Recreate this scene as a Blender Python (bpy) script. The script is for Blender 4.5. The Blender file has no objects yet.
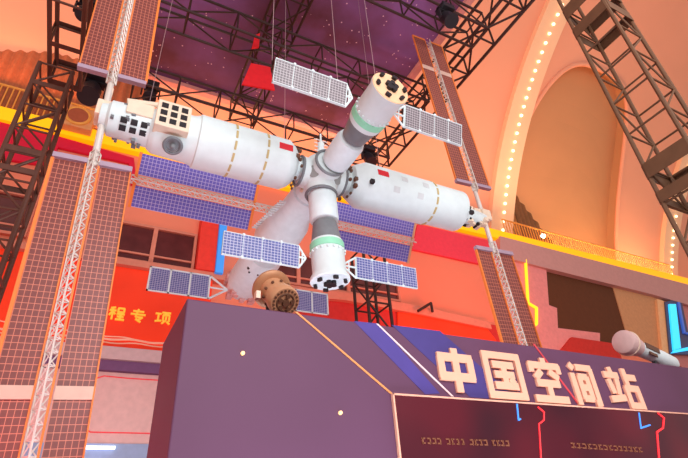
import bpy, bmesh, math, random
from mathutils import Vector, Matrix
random.seed(7)
C = bpy.context.scene.collection
V = Vector
# ------------------------------------------------------------------ camera
# world: X runs along the facade, Y into the hall, Z up; eye 1.6 m above the floor
F = 480.0
EYE = V((0, 0, 1.6))
def _basis():
    z = V((-54, 752, F)).normalized()
    x = V((1041, -232, F)); x = (x - x.dot(z) * z).normalized()
    y = z.cross(x)
    if y.z < 0: y = -y
    return x, y, z
WX, WY, WZ = _basis()                      # world axes seen from the camera (right, up, forward)
def ray(px, py):
    c = V((px - 344, -(py - 229), F))
    return V((WX.dot(c), WY.dot(c), WZ.dot(c)))
def at(px, py, X=None, Y=None, Z=None):    # sight line met with a plane of the place
    d = ray(px, py)
    if X is not None: t = (X - EYE.x) / d.x
    elif Y is not None: t = (Y - EYE.y) / d.y
    else: t = (Z - EYE.z) / d.z
    return EYE + d * t
cam = bpy.data.cameras.new('camera'); cam_o = bpy.data.objects.new('camera', cam); C.objects.link(cam_o)
right = V((WX.x, WY.x, WZ.x)); up = V((WX.y, WY.y, WZ.y)); fwd = V((WX.z, WY.z, WZ.z))
m = Matrix.Identity(4)
for i in range(3):
    m[i][0] = right[i]; m[i][1] = up[i]; m[i][2] = -fwd[i]; m[i][3] = EYE[i]
cam_o.matrix_world = m
cam.sensor_width = 36; cam.lens = 36 * F / 688; cam.clip_end = 400; cam.clip_start = 0.05
bpy.context.scene.camera = cam_o

# ------------------------------------------------------------------ materials
def hexc(r, g, b):
    f = lambda c: (c / 255 / 12.92) if c / 255 <= .04045 else ((c / 255 + .055) / 1.055) ** 2.4
    return (f(r), f(g), f(b), 1)
MATS = {}
def mat(name, rgb, rough=.6, metal=0., emit=None, strength=0., vary=.06, scale=6., spec=.3):
    if name in MATS: return MATS[name]
    m = bpy.data.materials.new(name); m.use_nodes = True; nt = m.node_tree
    b = nt.nodes['Principled BSDF']
    col = hexc(*rgb)
    b.inputs['Roughness'].default_value = rough; b.inputs['Metallic'].default_value = metal
    b.inputs['Specular IOR Level'].default_value = spec
    b.inputs['Base Color'].default_value = col
    if vary:
        tc = nt.nodes.new('ShaderNodeTexCoord'); n = nt.nodes.new('ShaderNodeTexNoise'); n.inputs['Scale'].default_value = scale
        n.inputs['Detail'].default_value = 4
        nt.links.new(tc.outputs['Object'], n.inputs['Vector'])
        r = nt.nodes.new('ShaderNodeValToRGB')
        r.color_ramp.elements[0].position = .3; r.color_ramp.elements[1].position = .7
        r.color_ramp.elements[0].color = tuple(c * (1 - vary) for c in col[:3]) + (1,)
        r.color_ramp.elements[1].color = tuple(min(1, c * (1 + vary)) for c in col[:3]) + (1,)
        nt.links.new(n.outputs['Fac'], r.inputs['Fac']); nt.links.new(r.outputs['Color'], b.inputs['Base Color'])
    if emit:
        b.inputs['Emission Color'].default_value = hexc(*emit); b.inputs['Emission Strength'].default_value = strength
    MATS[name] = m
    return m
def grid_mat(name, cell, line, cu, cv, wu, wv, sub=None, rough=.35, major=None):
    """cells with light grid lines, laid out in metres on the UVs of the panel"""
    m = bpy.data.materials.new(name); m.use_nodes = True; nt = m.node_tree; L = nt.links.new
    b = nt.nodes['Principled BSDF']; b.inputs['Roughness'].default_value = rough; b.inputs['Specular IOR Level'].default_value = .3
    uv = nt.nodes.new('ShaderNodeUVMap'); sp = nt.nodes.new('ShaderNodeSeparateXYZ'); L(uv.outputs['UV'], sp.inputs[0])
    def M(op, a, b_=None):
        n = nt.nodes.new('ShaderNodeMath'); n.operation = op
        for i, v in enumerate((a, b_)):
            if v is None: continue
            if isinstance(v, (int, float)): n.inputs[i].default_value = v
            else: L(v, n.inputs[i])
        return n.outputs[0]
    def lines(co, cell_, w): return M('LESS_THAN', M('FRACT', M('DIVIDE', co, cell_)), w / cell_)
    f = M('MAXIMUM', lines(sp.outputs[0], cu, wu), lines(sp.outputs[1], cv, wv))
    n = nt.nodes.new('ShaderNodeTexNoise'); n.inputs['Scale'].default_value = 9; L(uv.outputs['UV'], n.inputs['Vector'])
    hs = nt.nodes.new('ShaderNodeMix'); hs.data_type = 'RGBA'
    c = hexc(*cell); d = hexc(*(sub or cell))
    hs.inputs['A'].default_value = c; hs.inputs['B'].default_value = d; L(n.outputs['Fac'], hs.inputs['Factor'])
    mx = nt.nodes.new('ShaderNodeMix'); mx.data_type = 'RGBA'; mx.inputs['B'].default_value = hexc(*line)
    L(hs.outputs['Result'], mx.inputs['A']); L(f, mx.inputs['Factor']); L(mx.outputs['Result'], b.inputs['Base Color'])
    MATS[name] = m; return m

WHITE = mat('white_hull', (220, 231, 232), .45, vary=.03)
PALE = mat('pale_blue_grey_hull', (222, 234, 238), .4, vary=.05)
GREY = mat('dark_grey_hull', (120, 122, 126), .45, vary=.1)
GREEN = mat('mint_green_band', (150, 220, 185), .5)
BLACK = mat('black_fitting', (38, 32, 36), .5)
CREAM = mat('cream_fitting', (238, 214, 190), .5)
TAN = mat('tan_seam', (196, 172, 120), .6)
FLAG = mat('flag_red', (215, 40, 50), .6, vary=0)
SILVER = mat('silver_lattice', (225, 214, 205), .4, .2)
ORANGE = mat('orange_frame', (240, 130, 60), .5)
PINKW = mat('fold_strip', (222, 182, 164), .6)
BROWNM = mat('bronze_model', (182, 128, 92), .4, .15, vary=.12)
BROWND = mat('dark_bronze', (104, 68, 50), .5)
TRUSS = mat('truss_black_hazed', (58, 36, 32), .5, vary=.15)  # black lifted to reddish brown, haze is put into the colour
TRUSSL = mat('truss_dark_brown_paint', (92, 54, 42), .5, vary=.15)
TRUSSB = mat('truss_brown_paint', (104, 70, 48), .5, vary=.12)
RED_CLOTH = mat('red_cloth', (225, 32, 40), .8)
WIRE = mat('steel_wire', (176, 146, 150), .4, .3)
MAROON = grid_mat('maroon_solar_cells', (118, 56, 54), (212, 124, 102), .071, .088, .008, .009, (136, 72, 64))
BLUE = grid_mat('violet_blue_solar_cells', (96, 88, 176), (186, 176, 214), .075, .075, .011, .011, (112, 100, 184))
SMALLB = grid_mat('blue_panel_cells', (74, 80, 140), (190, 186, 212), .060, .052, .009, .010, (92, 98, 160))
SMALLG = grid_mat('grey_panel_cells', (98, 88, 94), (184, 172, 176), .050, .046, .008, .009, (112, 100, 104))

# ------------------------------------------------------------------ mesh building
ORG = {}
class MB:
    def __init__(s): s.v = []; s.f = []; s.uv = {}
    def face(s, pts, uvs=None):
        i = len(s.v); s.v += [V(p) for p in pts]; s.f.append(tuple(range(i, i + len(pts))))
        if uvs: s.uv[len(s.f) - 1] = uvs
    def add(s, vs, fs):
        i = len(s.v); s.v += [V(p) for p in vs]; s.f += [tuple(a + i for a in f) for f in fs]
    def box(s, lo, hi):
        x0, y0, z0 = lo; x1, y1, z1 = hi
        s.add([(x0,y0,z0),(x1,y0,z0),(x1,y1,z0),(x0,y1,z0),(x0,y0,z1),(x1,y0,z1),(x1,y1,z1),(x0,y1,z1)],
              [(0,3,2,1),(4,5,6,7),(0,1,5,4),(1,2,6,5),(2,3,7,6),(3,0,4,7)])
        return s
    def obox(s, o, a, b, c):               # corner + three edge vectors
        o, a, b, c = V(o), V(a), V(b), V(c)
        if a.cross(b).dot(c) < 0: a, b = b, a
        s.add([o, o+a, o+a+b, o+b, o+c, o+a+c, o+a+b+c, o+b+c],
              [(0,3,2,1),(4,5,6,7),(0,1,5,4),(1,2,6,5),(2,3,7,6),(3,0,4,7)])
        return s
    def lathe(s, prof, o, ax, n=32, caps=True, a0=0, a1=2*math.pi):
        o, ax = V(o), V(ax).normalized()
        u = ax.orthogonal().normalized(); w = ax.cross(u)
        full = abs(a1 - a0 - 2*math.pi) < 1e-6
        k = n if full else n + 1
        rings = []
        for t, r in prof:
            i = len(s.v); rings.append(i)
            for j in range(k):
                a = a0 + (a1 - a0) * j / n
                s.v.append(o + ax*t + (u*math.cos(a) + w*math.sin(a))*max(r, 1e-4))
        for p, q in zip(rings, rings[1:]):
            for j in range(n):
                jj = (j+1) % k
                s.f.append((p+j, p+jj, q+jj, q+j))
        if caps and full:
            s.f.append(tuple(rings[0]+j for j in reversed(range(n)))); s.f.append(tuple(rings[-1]+j for j in range(n)))
        return s
    def tube(s, p, q, r, n=8, r2=None):
        p, q = V(p), V(q); d = q - p
        return s.lathe([(0, r), (d.length, r if r2 is None else r2)], p, d, n)
    def path(s, pts, r, n=6):
        for p, q in zip(pts, pts[1:]): s.tube(p, q, r, n)
        for p in pts[1:-1]: s.ball(p, r, 6)
        return s
    def ball(s, o, r, n=12):
        s.lathe([(-r*math.cos(math.pi*i/(n//2)), r*math.sin(math.pi*i/(n//2))) for i in range(n//2+1)], o, (0,0,1), n, caps=False); return s
    def torus(s, o, ax, R, r, n=32, k=8):
        o, ax = V(o), V(ax).normalized(); u = ax.orthogonal().normalized(); w = ax.cross(u); b = len(s.v)
        for i in range(n):
            a = 2*math.pi*i/n; d = u*math.cos(a)+w*math.sin(a)
            for j in range(k):
                c = 2*math.pi*j/k; s.v.append(o + d*(R+r*math.cos(c)) + ax*r*math.sin(c))
        for i in range(n):
            for j in range(k):
                s.f.append((b+i*k+j, b+((i+1)%n)*k+j, b+((i+1)%n)*k+(j+1)%k, b+i*k+(j+1)%k))
        return s
    def prism(s, pts, ext):                # planar polygon pushed along ext
        pts = [V(p) for p in pts]; ext = V(ext); n = len(pts)
        nrm = V((0,0,0))
        for i in range(n): nrm += pts[i].cross(pts[(i+1)%n])
        if nrm.dot(ext) > 0: pts.reverse()
        s.add(pts + [p+ext for p in pts], [tuple(range(n)), tuple(reversed(range(n, 2*n)))] +
              [(i, i+n, (i+1)%n+n, (i+1)%n) for i in range(n)])
        return s
    def panel(s, o, a, b, th):             # thin slab with metre UVs on both broad faces
        o, a, b = V(o), V(a), V(b); nn = a.cross(b).normalized()*th; la, lb = a.length, b.length
        uv = [(0,0),(la,0),(la,lb),(0,lb)]
        p = [o, o+a, o+a+b, o+b]; q = [x+nn for x in p]
        s.face(q, uv); s.face([p[0],p[3],p[2],p[1]], [uv[0],uv[3],uv[2],uv[1]])
        for i in range(4):
            j = (i+1) % 4; s.face([p[i],p[j],q[j],q[i]], [(.003,.003)]*4)
        return s
    def build(s, name, material, parent=None, org=None, smooth=False, bevel=0):
        if org is None: org = ORG[parent.name] if parent else V((0,0,0))
        org = V(org)
        me = bpy.data.meshes.new(name); me.from_pydata([p-org for p in s.v], [], s.f)
        if s.uv:
            l = me.uv_layers.new(name='UVMap')
            for pi, us in s.uv.items():
                for li, u in zip(me.polygons[pi].loop_indices, us): l.data[li].uv = u
        me.materials.append(material)
        if smooth:
            me.polygons.foreach_set('use_smooth', [True]*len(me.polygons)); me.set_sharp_from_angle(angle=math.radians(35))
        o = bpy.data.objects.new(name, me); C.objects.link(o)
        if parent: o.parent = parent
        else: o.location = org
        if bevel:
            b = o.modifiers.new('bevel', 'BEVEL'); b.width = bevel; b.segments = 2; b.limit_method = 'ANGLE'
        ORG[o.name] = org
        return o
def pieces(mb, name, material, parent, smooth=False, bevel=0):
    """every loose piece of mb becomes an object of its own under parent"""
    par = list(range(len(mb.v)))
    def find(a):
        while par[a] != a: par[a] = par[par[a]]; a = par[a]
        return a
    for f in mb.f:
        for a in f[1:]: par[find(a)] = find(f[0])
    isl = {}
    for f in mb.f: isl.setdefault(find(f[0]), []).append(f)
    out = []
    for fs in isl.values():
        q = MB(); mp = {}
        for f in fs:
            for a in f:
                if a not in mp: mp[a] = len(q.v); q.v.append(mb.v[a])
            q.f.append(tuple(mp[a] for a in f))
        out.append(q.build(name, material, parent, smooth=smooth, bevel=bevel))
    return out
def thing(name, label, cat, loc, group=None):
    o = bpy.data.objects.new(name, None); C.objects.link(o); o.location = loc; o.empty_display_size = .2
    ORG[o.name] = V(loc); return tag(o, label, cat, group)
def tag(o, label, cat, group=None):
    o['label'] = label; o['category'] = cat
    if group: o['group'] = group
    return o
def struct(name, mb, material, label=None, cat=None, parent=None, org=None, **k):
    o = mb.build(name, material, parent, org, **k)
    if not parent:
        o['kind'] = 'structure'
        if label: o['label'] = label
        if cat: o['category'] = cat
    return o
# ------------------------------------------------------------------ trusses
UNIT = {}
def bar(name, p, q, r, material, root):
    """a round bar of a truss: copies of one unit tube share mesh data"""
    k = (name, material.name)
    if k not in UNIT:
        mb = MB(); mb.lathe([(0, 1), (1, 1)], (0,0,0), (0,0,1), 8)
        me = bpy.data.meshes.new(name); me.from_pydata(mb.v, [], mb.f); me.materials.append(material)
        me.polygons.foreach_set('use_smooth', [True]*len(me.polygons)); me.set_sharp_from_angle(angle=.6)
        UNIT[k] = me
    o = bpy.data.objects.new(name, UNIT[k]); C.objects.link(o); o.parent = root
    p, q = V(p) - ORG[root.name], V(q) - ORG[root.name]; d = q - p
    o.location = p; o.rotation_mode = 'QUATERNION'; o.rotation_quaternion = d.to_track_quat('Z', 'Y'); o.scale = (r, r, d.length)
    return o
def truss(label, o, axis, length, w, bay, material=TRUSS, r=.028, rb=.016, plain=(), group=None, h=None, name='box_truss', plates=()):
    """four chords with rungs and diagonals; o is the low corner, axis is 0/1/2; plain = face indices with rungs only"""
    o = V(o); root = thing(name, label, 'truss', o, group)
    e = [V((1,0,0)), V((0,1,0)), V((0,0,1))]; a = e[axis]
    b, c = [e[i] for i in range(3) if i != axis]
    b = b*w; c = c*(h or w)
    cor = [o, o+b, o+b+c, o+c]
    for p in cor: bar('chord', p, p + a*length, r, material, root)
    n = max(1, round(length/bay)); st = length/n
    for fi in range(4):
        p, q = cor[fi], cor[(fi+1) % 4]
        for i in range(n+1):
            bar('brace', p + a*st*i, q + a*st*i, rb, material, root)
            if i < n and fi not in plain:
                s0, s1 = (p, q) if i % 2 == 0 else (q, p)
                bar('brace', s0 + a*st*i, s1 + a*st*(i+1), rb, material, root)
    for t0, t1 in plates:
        mb = MB()
        for i in range(4):
            p, q = cor[i], cor[(i+1) % 4]; nn = (q-p).normalized(); out = (p+q)/2 - (cor[0]+cor[2])/2
            out = out.normalized()*.03
            mb.obox(p + a*t0 + out, q-p, a*(t1-t0), out*.4)
        pieces(mb, 'joint_plate', material, root)
    return root

# ================================================================== HALL SHELL
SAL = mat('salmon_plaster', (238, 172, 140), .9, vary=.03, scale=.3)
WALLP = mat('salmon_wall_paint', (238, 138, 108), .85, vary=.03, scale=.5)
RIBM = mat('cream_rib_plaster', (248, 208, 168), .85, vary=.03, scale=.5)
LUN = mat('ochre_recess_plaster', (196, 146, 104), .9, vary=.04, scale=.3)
FLOORM = mat('floor_tiles', (150, 120, 112), .5, vary=.05)
struct('floor', MB().box((-14, -8, -.2), (60, 16, 0)), FLOORM, 'pale hall floor', 'floor')
# barrel vault, axis along X
VY, VZ, VR = -4.88, 6.95, 23.1
def vp(x, th, dr=0): return V((x, VY + (VR+dr)*math.cos(th), VZ + (VR+dr)*math.sin(th)))
def rtop(hx): return math.radians(17) + math.radians(33.7)*max(0, 1 - abs(hx)**3.4)**.5
def in_recess(x, th):
    hx = (x - 24.5)/5.2
    if abs(hx) >= 1: return False
    return th < rtop(hx)
mb = MB(); nx, nt = 360, 96
x0, x1, t0, t1 = -16., 62., math.radians(16), math.radians(84)
idx = {}
for i in range(nx+1):
    for j in range(nt+1):
        idx[i, j] = len(mb.v); mb.v.append(vp(x0+(x1-x0)*i/nx, t0+(t1-t0)*j/nt))
for i in range(nx):
    for j in range(nt):
        xc, tc = x0+(x1-x0)*(i+.5)/nx, t0+(t1-t0)*(j+.5)/nt
        if not in_recess(xc, tc): mb.f.append((idx[i,j], idx[i,j+1], idx[i+1,j+1], idx[i+1,j]))
struct('ceiling', mb, SAL, 'salmon plaster barrel vault over the hall', 'ceiling', smooth=True)
RD = .7
# recess behind the opening: its own back shell and reveal
edge = []
for k in range(81):
    hx = -1 + 2*k/80
    edge.append((24.5+5.2*hx, rtop(hx)))
mb = MB()
for (xa, ta), (xb, tb) in zip(edge, edge[1:]):
    lo = math.radians(16)
    for s in range(12):
        f0, f1 = s/12, (s+1)/12
        mb.face([vp(xa, lo+(ta-lo)*f0+.0, RD), vp(xb, lo+(tb-lo)*f0, RD), vp(xb, lo+(tb-lo)*f1, RD), vp(xa, lo+(ta-lo)*f1, RD)])
    mb.face([vp(xa, ta, RD), vp(xb, tb, RD), vp(xb, tb, -.05), vp(xa, ta, -.05)])
for sx in (edge[0], edge[-1]):
    mb.face([vp(sx[0], math.radians(16), RD), vp(sx[0], sx[1], RD), vp(sx[0], sx[1], -.05), vp(sx[0], math.radians(16), -.05)])
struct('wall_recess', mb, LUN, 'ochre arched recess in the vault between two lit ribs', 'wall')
mb = MB()
for (xa, ta), (xb, tb) in zip(edge, edge[1:]): mb.tube(vp(xa, ta, -.02), vp(xb, tb, -.02), .14, 8)
for sx in (edge[0], edge[-1]): mb.tube(vp(sx[0], math.radians(16), -.02), vp(sx[0], sx[1], -.02), .14, 8)
struct('trim_1', mb, SAL, 'plaster moulding around the arched recess', 'moulding', smooth=True)
# lit ribs across the vault
BULB = mat('warm_bulb', (255, 236, 200), .4, emit=(255, 234, 190), strength=2.6, vary=0)
def rib(x, label, a0, a1, w, n_bulbs, tilt=0.):
    mb = MB(); n = 60
    for i in range(n):
        ta, tb = a0+(a1-a0)*i/n, a0+(a1-a0)*(i+1)/n
        A, B = [[vp(x+dx, t, dr) for dx, dr in ((-w/2,.1),(-w/2,-.32),(w/2,-.32),(w/2,.1))] for t in (ta, tb)]
        for j in range(3): mb.face([A[j], A[j+1], B[j+1], B[j]])
    root = thing('arch_light_strip', label, 'light strip', vp(x, a0), 'bulb strips along the vault ribs')
    mb.build('arch_rib', RIBM, root)
    b0 = None
    for k in range(n_bulbs):
        t = a0 + .02 + (a1-a0-.04)*k/(n_bulbs-1); p = vp(x, t, -.40)
        if b0 is None:
            q = MB(); q.ball((0,0,0), .085, 10)
            me = bpy.data.meshes.new('bulb'); me.from_pydata(q.v, [], q.f); me.materials.append(BULB); b0 = me
        o = bpy.data.objects.new('bulb', b0); C.objects.link(o); o.parent = root; o.location = p - ORG[root.name]
rib(19.3, 'cream vault rib with a row of glowing bulbs, from balcony up past the ochre recess', math.radians(17.5), math.radians(74), 1.65, 42)
rib(35.1, 'cream bulb-lit vault rib behind the slanting brown truss tower', math.radians(17.5), math.radians(74), 1.65, 42)

# ================================================================== FACADE
YW = 15.0
def slab(pix, Y, th, X=None):
    return MB().prism([at(px, py, Y=Y) for px, py in pix], (0, th, 0))
struct('wall_back', MB().box((-16, YW, 0), (60, YW+.4, 14.0)), WALLP, 'salmon facade wall under the balcony', 'wall')
struct('trim_2', MB().box((-16, YW, 14.0), (60, 17.3, 14.12)), WALLP, 'balcony floor slab', 'slab')
# yellow band of light along the balcony edge
YEL = mat('yellow_light_diffuser', (255, 196, 20), .5, emit=(255, 178, 0), strength=.62, vary=0)
o = MB().prism([(-16, 14.72, 13.5), (17, 14.72, 13.88), (60, 14.72, 13.9), (60, 14.72, 14.65), (17, 14.72, 14.4), (-16, 14.72, 14.05)], (0, .26, 0)).build('balcony_light_band', YEL, org=(0, 14.72, 13.7))
tag(o, 'long glowing yellow light band along the balcony edge', 'light band')
REDP = mat('red_panel_paint', (236, 66, 88), .6, vary=.04)
REDL = mat('red_trim_paint', (222, 20, 62), .6, vary=0)
GLASSD = mat('dark_window_glass', (92, 38, 36), .25, vary=.2, scale=2., spec=.5)
FRAME = mat('window_frame_paint', (214, 132, 108), .7)
# red trims on the left
struct('trim_3', slab([(-40,112),(58,136),(134,158),(137,184),(131,184),(129,163),(58,147),(52,166),(-40,152)], 14.86, .12), REDL, 'red band under the yellow light, turning down at its end', 'trim')
# windows with frames
def window(n, x0, x1, z0, z1, muls, label):
    root = struct('window_%d' % n, MB().box((x0, YW-.06, z0), (x1, YW+.02, z1)), GLASSD, label, 'window', org=(x0, YW, z0))
    ORG[root.name] = V((x0, YW, z0))
    mb = MB(); f = .09
    mb.box((x0-f, YW-.16, z1), (x1+f, YW, z1+f)).box((x0-f, YW-.16, z0-f), (x1+f, YW, z0)).box((x0-f, YW-.16, z0), (x0, YW, z1)).box((x1, YW-.16, z0), (x1+f, YW, z1))
    for mx in muls: mb.box((mx-.07, YW-.16, z0), (mx+.07, YW, z1))
    mb.box((x0, YW-.12, z0+.22), (x1, YW, z0+.28))
    mb.build('window_frame', FRAME, root)
window(1, -.9, 2.3, 9.45, 10.72, (1.02,), 'dark window pair above the red banner')
window(2, -5.5, -2.6, 9.7, 11.0, (-4.0,), 'dark window behind the black truss tower')
window(3, 4.4, 10.6, 9.55, 10.75, (6.2, 8.3), 'dark window behind the lower blue panel')
struct('trim_4', MB().box((-16, 14.6, 9.08), (10.9, YW, 9.3)), FRAME, 'pink ledge over the banner', 'ledge')
# banner with characters
BANR = mat('red_orange_banner', (246, 62, 24), .6, emit=(255, 50, 8), strength=.12, vary=.12, scale=.8)
BANW = mat('banner_wave_cream', (255, 190, 160), .6, vary=0)
GOLD = mat('gold_lettering', (250, 205, 70), .5, emit=(255, 190, 40), strength=.25, vary=0)
def stroke(mb, p, q, w, X0, Z0, S, Y, th, asp=1.):
    """one brush bar of a character; p, q on a 0-100 grid, y down"""
    a = V((X0 + p[0]*S*asp/100, Y, Z0 - p[1]*S/100)); b = V((X0 + q[0]*S*asp/100, Y, Z0 - q[1]*S/100))
    d = (b-a).normalized(); n = V((-d.z, 0, d.x))*w*S/200
    mb.prism([a-n, b-n, b+n, a+n], (0, th, 0))
GLYPH = {
 'zhong': [((50,0),(50,100)),((7,22),(93,22)),((7,66),(93,66)),((14,22),(14,70)),((86,22),(86,70))],
 'guo': [((4,6),(96,6)),((4,94),(96,94)),((10,0),(10,100)),((90,0),(90,100)),((24,27),(76,27)),((26,49),(74,49)),((22,73),(78,73)),((50,27),(50,73)),((62,56),(70,68))],
 'kong': [((50,0),(50,16)),((6,18),(94,18)),((11,14),(11,34)),((89,14),(89,34)),((38,30),(18,48)),((60,30),(84,46)),((17,58),(83,58)),((50,58),(50,92)),((3,93),(97,93))],
 'jian': [((10,2),(22,14)),((12,24),(12,100)),((32,9),(94,9)),((88,9),(88,100)),((74,94),(90,94)),((32,32),(68,32)),((32,58),(68,58)),((32,84),(68,84)),((36,30),(36,86)),((64,30),(64,86))],
 'zhan': [((22,0),(24,14)),((1,20),(45,20)),((11,30),(16,66)),((36,28),(30,68)),((0,80),(46,74)),((66,0),(66,48)),((66,22),(99,22)),((54,50),(98,50)),((54,92),(98,92)),((58,46),(58,100)),((92,46),(92,100))],
 'cheng': [((38,4),(8,12)),((2,28),(44,28)),((23,10),(23,100)),((22,36),(4,68)),((24,38),(40,58)),((52,8),(94,8)),((52,38),(94,38)),((55,8),(55,38)),((91,8),(91,38)),((48,54),(98,54)),((52,74),(94,74)),((44,96),(100,96)),((73,54),(73,96))],
 'zhuan': [((16,18),(86,18)),((4,42),(98,42)),((50,0),(36,64)),((36,64),(82,64)),((82,62),(56,88)),((38,80),(72,102))],
 'xiang': [((0,20),(40,20)),((20,20),(20,78)),((0,82),(42,74)),((42,8),(100,8)),((72,8),(66,24)),((50,26),(94,26)),((52,26),(52,76)),((92,26),(92,76)),((72,38),(70,72)),((70,70),(46,98)),((76,78),(98,98))],
}
ban = thing('wall_banner', 'red banner with gold characters on the facade beside the purple booth', 'banner', (0, 14.8, 6.5))
MB().box((-4.5, 14.8, 6.5), (3.05, 14.9, 9.08)).build('banner_panel', BANR, ban)
for g, px in (('cheng', 110), ('zhuan', 131), ('xiang', 156)):
    p = at(px, 306.5 + (px-110)*.10, Y=14.8); mb = MB()
    for k, (a, b) in enumerate(GLYPH[g]): stroke(mb, a, b, 14, p.x, p.z, .40, 14.76-.001*k, .05, 1.12)
    mb.build('character', GOLD, ban)
for z, dz, w in ((6.88, -.2, .035), (6.72, .04, .06), (6.62, .06, .04)):
    mb = MB(); pts = [(x/6, z + dz*((x/6+1)/4) + .025*math.sin(x*.9+z*7)) for x in range(-24, 19)]
    for (xa, za), (xb, zb) in zip(pts, pts[1:]):
        yy = 14.79 - (z-6.5)*.05; mb.prism([(xa, yy, za), (xb, yy, zb), (xb, yy, zb+w), (xa, yy, za+w)], (0, .005, 0))
    mb.build('banner_wave', BANW, ban)
# red pilaster and blue strip beside it
struct('trim_5', MB().box((2.42, 14.5, 9.3), (3.02, YW, 11.45)), mat('red_pilaster', (240, 62, 48), .7), 'red pilaster beside the dark windows', 'pilaster')
BLUEL = mat('blue_light_diffuser', (70, 160, 235), .5, emit=(50, 140, 255), strength=.35, vary=0)
o = MB().box((3.04, 14.45, 9.25), (3.3, 14.7, 11.3)).build('blue_light_strip', BLUEL, org=(3.1, 14.5, 9.25)); tag(o, 'upright blue light strip beside the red pilaster', 'light strip')
# lower wall seen between wing and booth
struct('trim_6', MB().box((-4.5, 14.5, 6.1), (3.05, YW, 6.45)), mat('grey_ledge', (206, 178, 178), .7), 'pale ledge under the banner', 'ledge')
struct('trim_7', MB().box((-4.5, 14.62, 5.82), (3.05, YW, 6.1)), mat('mauve_recess', (118, 80, 120), .7), 'mauve band board under the ledge', 'trim')  # flat mauve band between the ledge and the pale wall
struct('wall_lower', MB().box((-4.5, 14.8, 3.98), (3.05, YW, 5.82)), mat('pale_pink_panel', (226, 186, 180), .7), 'pale panel wall below the banner', 'wall')
for pts, lb in (([(-.1, 14.78, 5.5), (.35, 14.78, 5.7), (.9, 14.78, 5.68), (2.9, 14.78, 5.68)], 'thin red outline tube along the top of the pale wall panel'),
                ([(-.1, 14.78, 4.5), (.3, 14.78, 4.25), (2.9, 14.78, 4.25)], 'thin red outline tube low on the pale wall panel')):
    tag(MB().path(pts, .014).build('outline_tube', mat('red_tube', (225, 60, 70), .5, emit=(255, 40, 50), strength=.3, vary=0), org=pts[0]), lb, 'tubing')
struct('trim_8', MB().box((-4.5, 14.7, 0.), (3.05, YW, 3.97)), mat('pale_blue_panel', (150, 170, 205), .5), 'pale blue panel at the foot of the wall', 'panel')
for (xa, xb, z), lb in zip(((.2, .95, 3.86), (.2, .75, 3.5)), ('white glowing tube lamp high on the pale blue panel', 'lower white glowing tube lamp on the pale blue panel')):
    o = MB().tube((xa, 14.64, z), (xb, 14.64, z), .045, 10).build('tube_lamp', mat('white_tube', (240, 245, 255), .4, emit=(225, 235, 255), strength=1.6, vary=0), org=(xa, 14.64, z)); tag(o, lb, 'lamp')
# red and orange bands right of the station
struct('trim_9', slab([(418,224),(500,243),(506,246),(506,268),(476,263),(412,249)], 14.86, .12), REDP, 'red band beside the right solar wing', 'trim')
struct('trim_10', slab([(298,296),(330,297),(420,312),(500,326),(500,345),(420,345),(298,330)], 14.7, .2), mat('dark_red_band', (196, 48, 44), .7), 'dark red band above the booth top', 'trim')
struct('trim_11', slab([(398,312),(440,317),(486,327),(496,340),(500,352),(398,345)], 14.6, .1), BANR, 'orange banner strip over the booth top', 'banner')
struct('trim_12', slab([(290,287),(345,292),(420,306),(490,322),(492,329),(420,314),(345,300),(290,295)], 14.5, .2), FRAME, 'pink ledge above the orange strip', 'ledge')
# grey-mauve fascia and pillar on the right
FAS = mat('mauve_fascia', (204, 156, 150), .7, vary=.04)
struct('trim_13', slab([(500,236),(760,303),(760,326),(655,295),(546,268),(500,256)], 14.6, .35), FAS, 'mauve fascia below the yellow band', 'fascia')
struct('trim_14', slab([(514,252),(546,265),(549,305),(557,308),(558,328),(600,333),(600,360),(505,352),(500,300)], 14.75, .25), mat('pink_pillar', (236, 150, 146), .7), 'pink stepped pillar with the yellow neon line', 'pillar')
struct('trim_15', slab([(546,266),(612,283),(632,345),(560,345),(558,328),(556,308),(549,305)], 14.9, .1), mat('dark_brown_opening', (98, 56, 30), .8), 'dark brown opening under the fascia', 'opening')
struct('trim_16', slab([(612,283),(662,295),(668,360),(630,345)], 14.85, .12), mat('tan_wall', (210, 156, 110), .85), 'tan wall panel right of the dark opening', 'wall')
struct('trim_17', slab([(657,299),(664,301),(672,360),(663,360)], 14.7, .3), mat('cream_post', (250, 196, 140), .7), 'cream post beside the blue neon frame', 'post')
struct('trim_18', slab([(664,301),(760,322),(760,420),(672,360)], 14.82, .15), mat('pink_end_panel', (206, 132, 128), .7), 'pink end panel', 'panel')
NEY = mat('yellow_neon', (255, 190, 40), .4, emit=(255, 176, 30), strength=1.7, vary=0)
NEB = mat('cyan_neon', (60, 200, 240), .4, emit=(40, 190, 245), strength=1.2, vary=0)
NEBD = mat('blue_neon', (70, 110, 200), .4, emit=(60, 110, 230), strength=.25, vary=0)
NER = mat('red_neon', (255, 60, 60), .4, emit=(255, 30, 50), strength=.85, vary=0)
mb = MB(); mb.path([at(*p, Y=14.66) for p in ((525.5,260),(528,303),(536.5,308),(536.5,324),(531,328))], .07, 8)
tag(mb.build('yellow_neon_line', NEY, org=at(528,303,Y=14.66)), 'bent yellow neon line on the pink pillar', 'neon line')
nf = thing('blue_neon_frame', 'glowing blue angular neon frame near the cream post', 'neon frame', at(668,345,Y=14.6))
mb = MB(); mb.prism([at(*p, Y=14.62) for p in ((665,302),(681,298),(688,331),(720,337),(720,356),(670,354))], (0,.06,0)); mb.build('back_plate', mat('frame_plate', (84, 86, 120), .6), nf)
slab([(669.5,304),(676,304),(681,348),(674,350)], 14.5, .1).build('neon_bar', NEB, nf)
slab([(675,350),(672,353),(720,345),(720,340)], 14.5, .1).build('neon_bar', NEB, nf)
slab([(678,302),(680,302),(686,333),(684,333)], 14.5, .1).build('neon_bar', NEBD, nf)
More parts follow.
